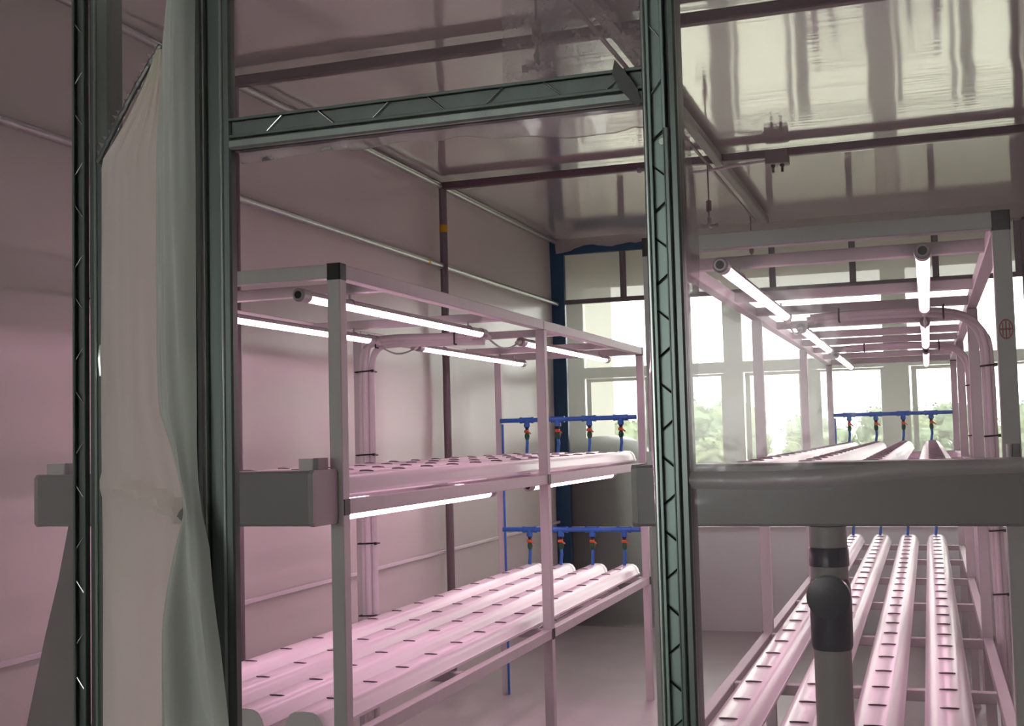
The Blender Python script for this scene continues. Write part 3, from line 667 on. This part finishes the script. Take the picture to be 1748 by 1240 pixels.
# domed tank behind the film end wall
solo('water_tank', MB().lathe([(.40, 0), (.41, .01), (.41, .55), (.418, .56), (.418, .60), (.41, .61), (.41, 1.22), (.418, 1.24), (.418, 1.27), (.405, 1.30), (.35, 1.38), (.26, 1.45), (.15, 1.49), (.04, 1.50), (.001, 1.50)], (-2.54, 9.78, 0), 36),
     'tank_green', 'grey-green tank with a domed top standing below the window', 'tank', loc=(-2.54, 9.78, 0))

# ------------------------------------------------------------------ outside
struct('ground', MB().box(-160, 120, 11.5, 600, -6.3, -6.0), 'grass', 'grassy ground outside the windows')
nb = thing('building', 'pale plaster wing of a building outside the window', 'building', (-5.6, 14.5, -6))
part('wall', MB().box(-8.0, -4.42, 13.6, 17.5, -6, 6.5, .02), 'wing_plaster', nb)
part('coping', MB().box(-8.1, -4.36, 13.5, 17.6, 6.5, 6.7, .02), 'wing_plaster', nb)
def tree(x, y, h, r, mat, label, low=.28):
    t = thing('tree', label, 'tree', (x, y, -6), 'trees outside the windows')
    part('trunk', MB().sweep([(x, y, -6), (x + .1, y, -6 + h * .3), (x, y, -6 + h * .7)], [.25, .2, .1], 8), 'bark', t)
    cr = MB(); rnd = random.Random(int(x * 97 + y * 13))
    for k in range(46):
        a, q = rnd.random() * 2 * PI, rnd.random()
        rr = r * (.25 + .75 * math.sqrt(rnd.random())) * (1 - .55 * q * q)
        c = Vector((x + rr * math.cos(a), y + rr * math.sin(a), -6 + h * (low + (.94 - low) * q))); s = r * (.22 + .2 * rnd.random())
        rings = []
        for i in range(1, 5):
            th = PI * i / 5
            rings.append([c + s * Vector((math.sin(th) * math.cos(2 * PI * j / 7), math.sin(th) * math.sin(2 * PI * j / 7), math.cos(th))) * (.8 + .5 * rnd.random()) for j in range(7)])
        cr.loft(rings, True, True)
        for _ in range(30):
            d = Vector((rnd.gauss(0, 1), rnd.gauss(0, 1), rnd.gauss(0, 1))).normalized()
            p = c + d * s * (.9 + .5 * rnd.random()); l = .12 + .16 * rnd.random()
            e1 = d.orthogonal().normalized(); e2 = d.cross(e1)
            cr.add([p + l * e1, p + l * e2, p - l * e1 * .8 + d * l], [(0, 1, 2)])
    part('crown', cr, mat, t, smooth=False)
TR = [(-41, 128, 9.9, 3.0), (-33.5, 122, 8.2, 2.9), (-26.6, 110, 8.8, 2.6), (-21.2, 122, 10.6, 2.6), (-15.9, 108, 10.0, 2.5), (-11.2, 122, 9.0, 2.5), (-7.4, 106, 7.8, 2.2), (-4.6, 126, 9.3, 2.4), (-1.4, 108, 9.0, 2.4), (2.2, 124, 10.2, 2.6), (5.6, 106, 8.6, 2.4), (9.6, 122, 9.6, 2.8), (15, 112, 8.8, 2.9)]
ADJ = ['broad', 'low round', 'bushy', 'tall domed', 'tallest domed', 'loose', 'lowest', 'slim', 'full', 'pale', 'dense', 'spreading', 'wide']
for k, (x, y, h, r) in enumerate(TR):
    tree(x, y, h, r, 'leaf_a' if k % 2 else 'leaf_b', 'hazy %s green tree in the row beyond the windows' % ADJ[k])

BU = [(-26.5, 7.4), (-22.6, 7.2), (-19.0, 7.5), (-15.6, 7.3), (-12.2, 7.45), (-9.0, 7.2), (-5.9, 7.5), (-2.8, 7.3), (.3, 7.4), (3.4, 7.2), (6.6, 7.5), (10.2, 7.3)]
ADJ2 = ['round', 'squat', 'leafy', 'low', 'thick', 'small', 'full', 'plain', 'bushy', 'short', 'rounded', 'wide']
for k, (x, h) in enumerate(BU):
    tree(x, 86 + 3.2 * (k % 2), h, 1.5, 'leaf_b' if k % 2 else 'leaf_a', '%s shrub of the hedge line below the taller trees outside' % ADJ2[k], .08)
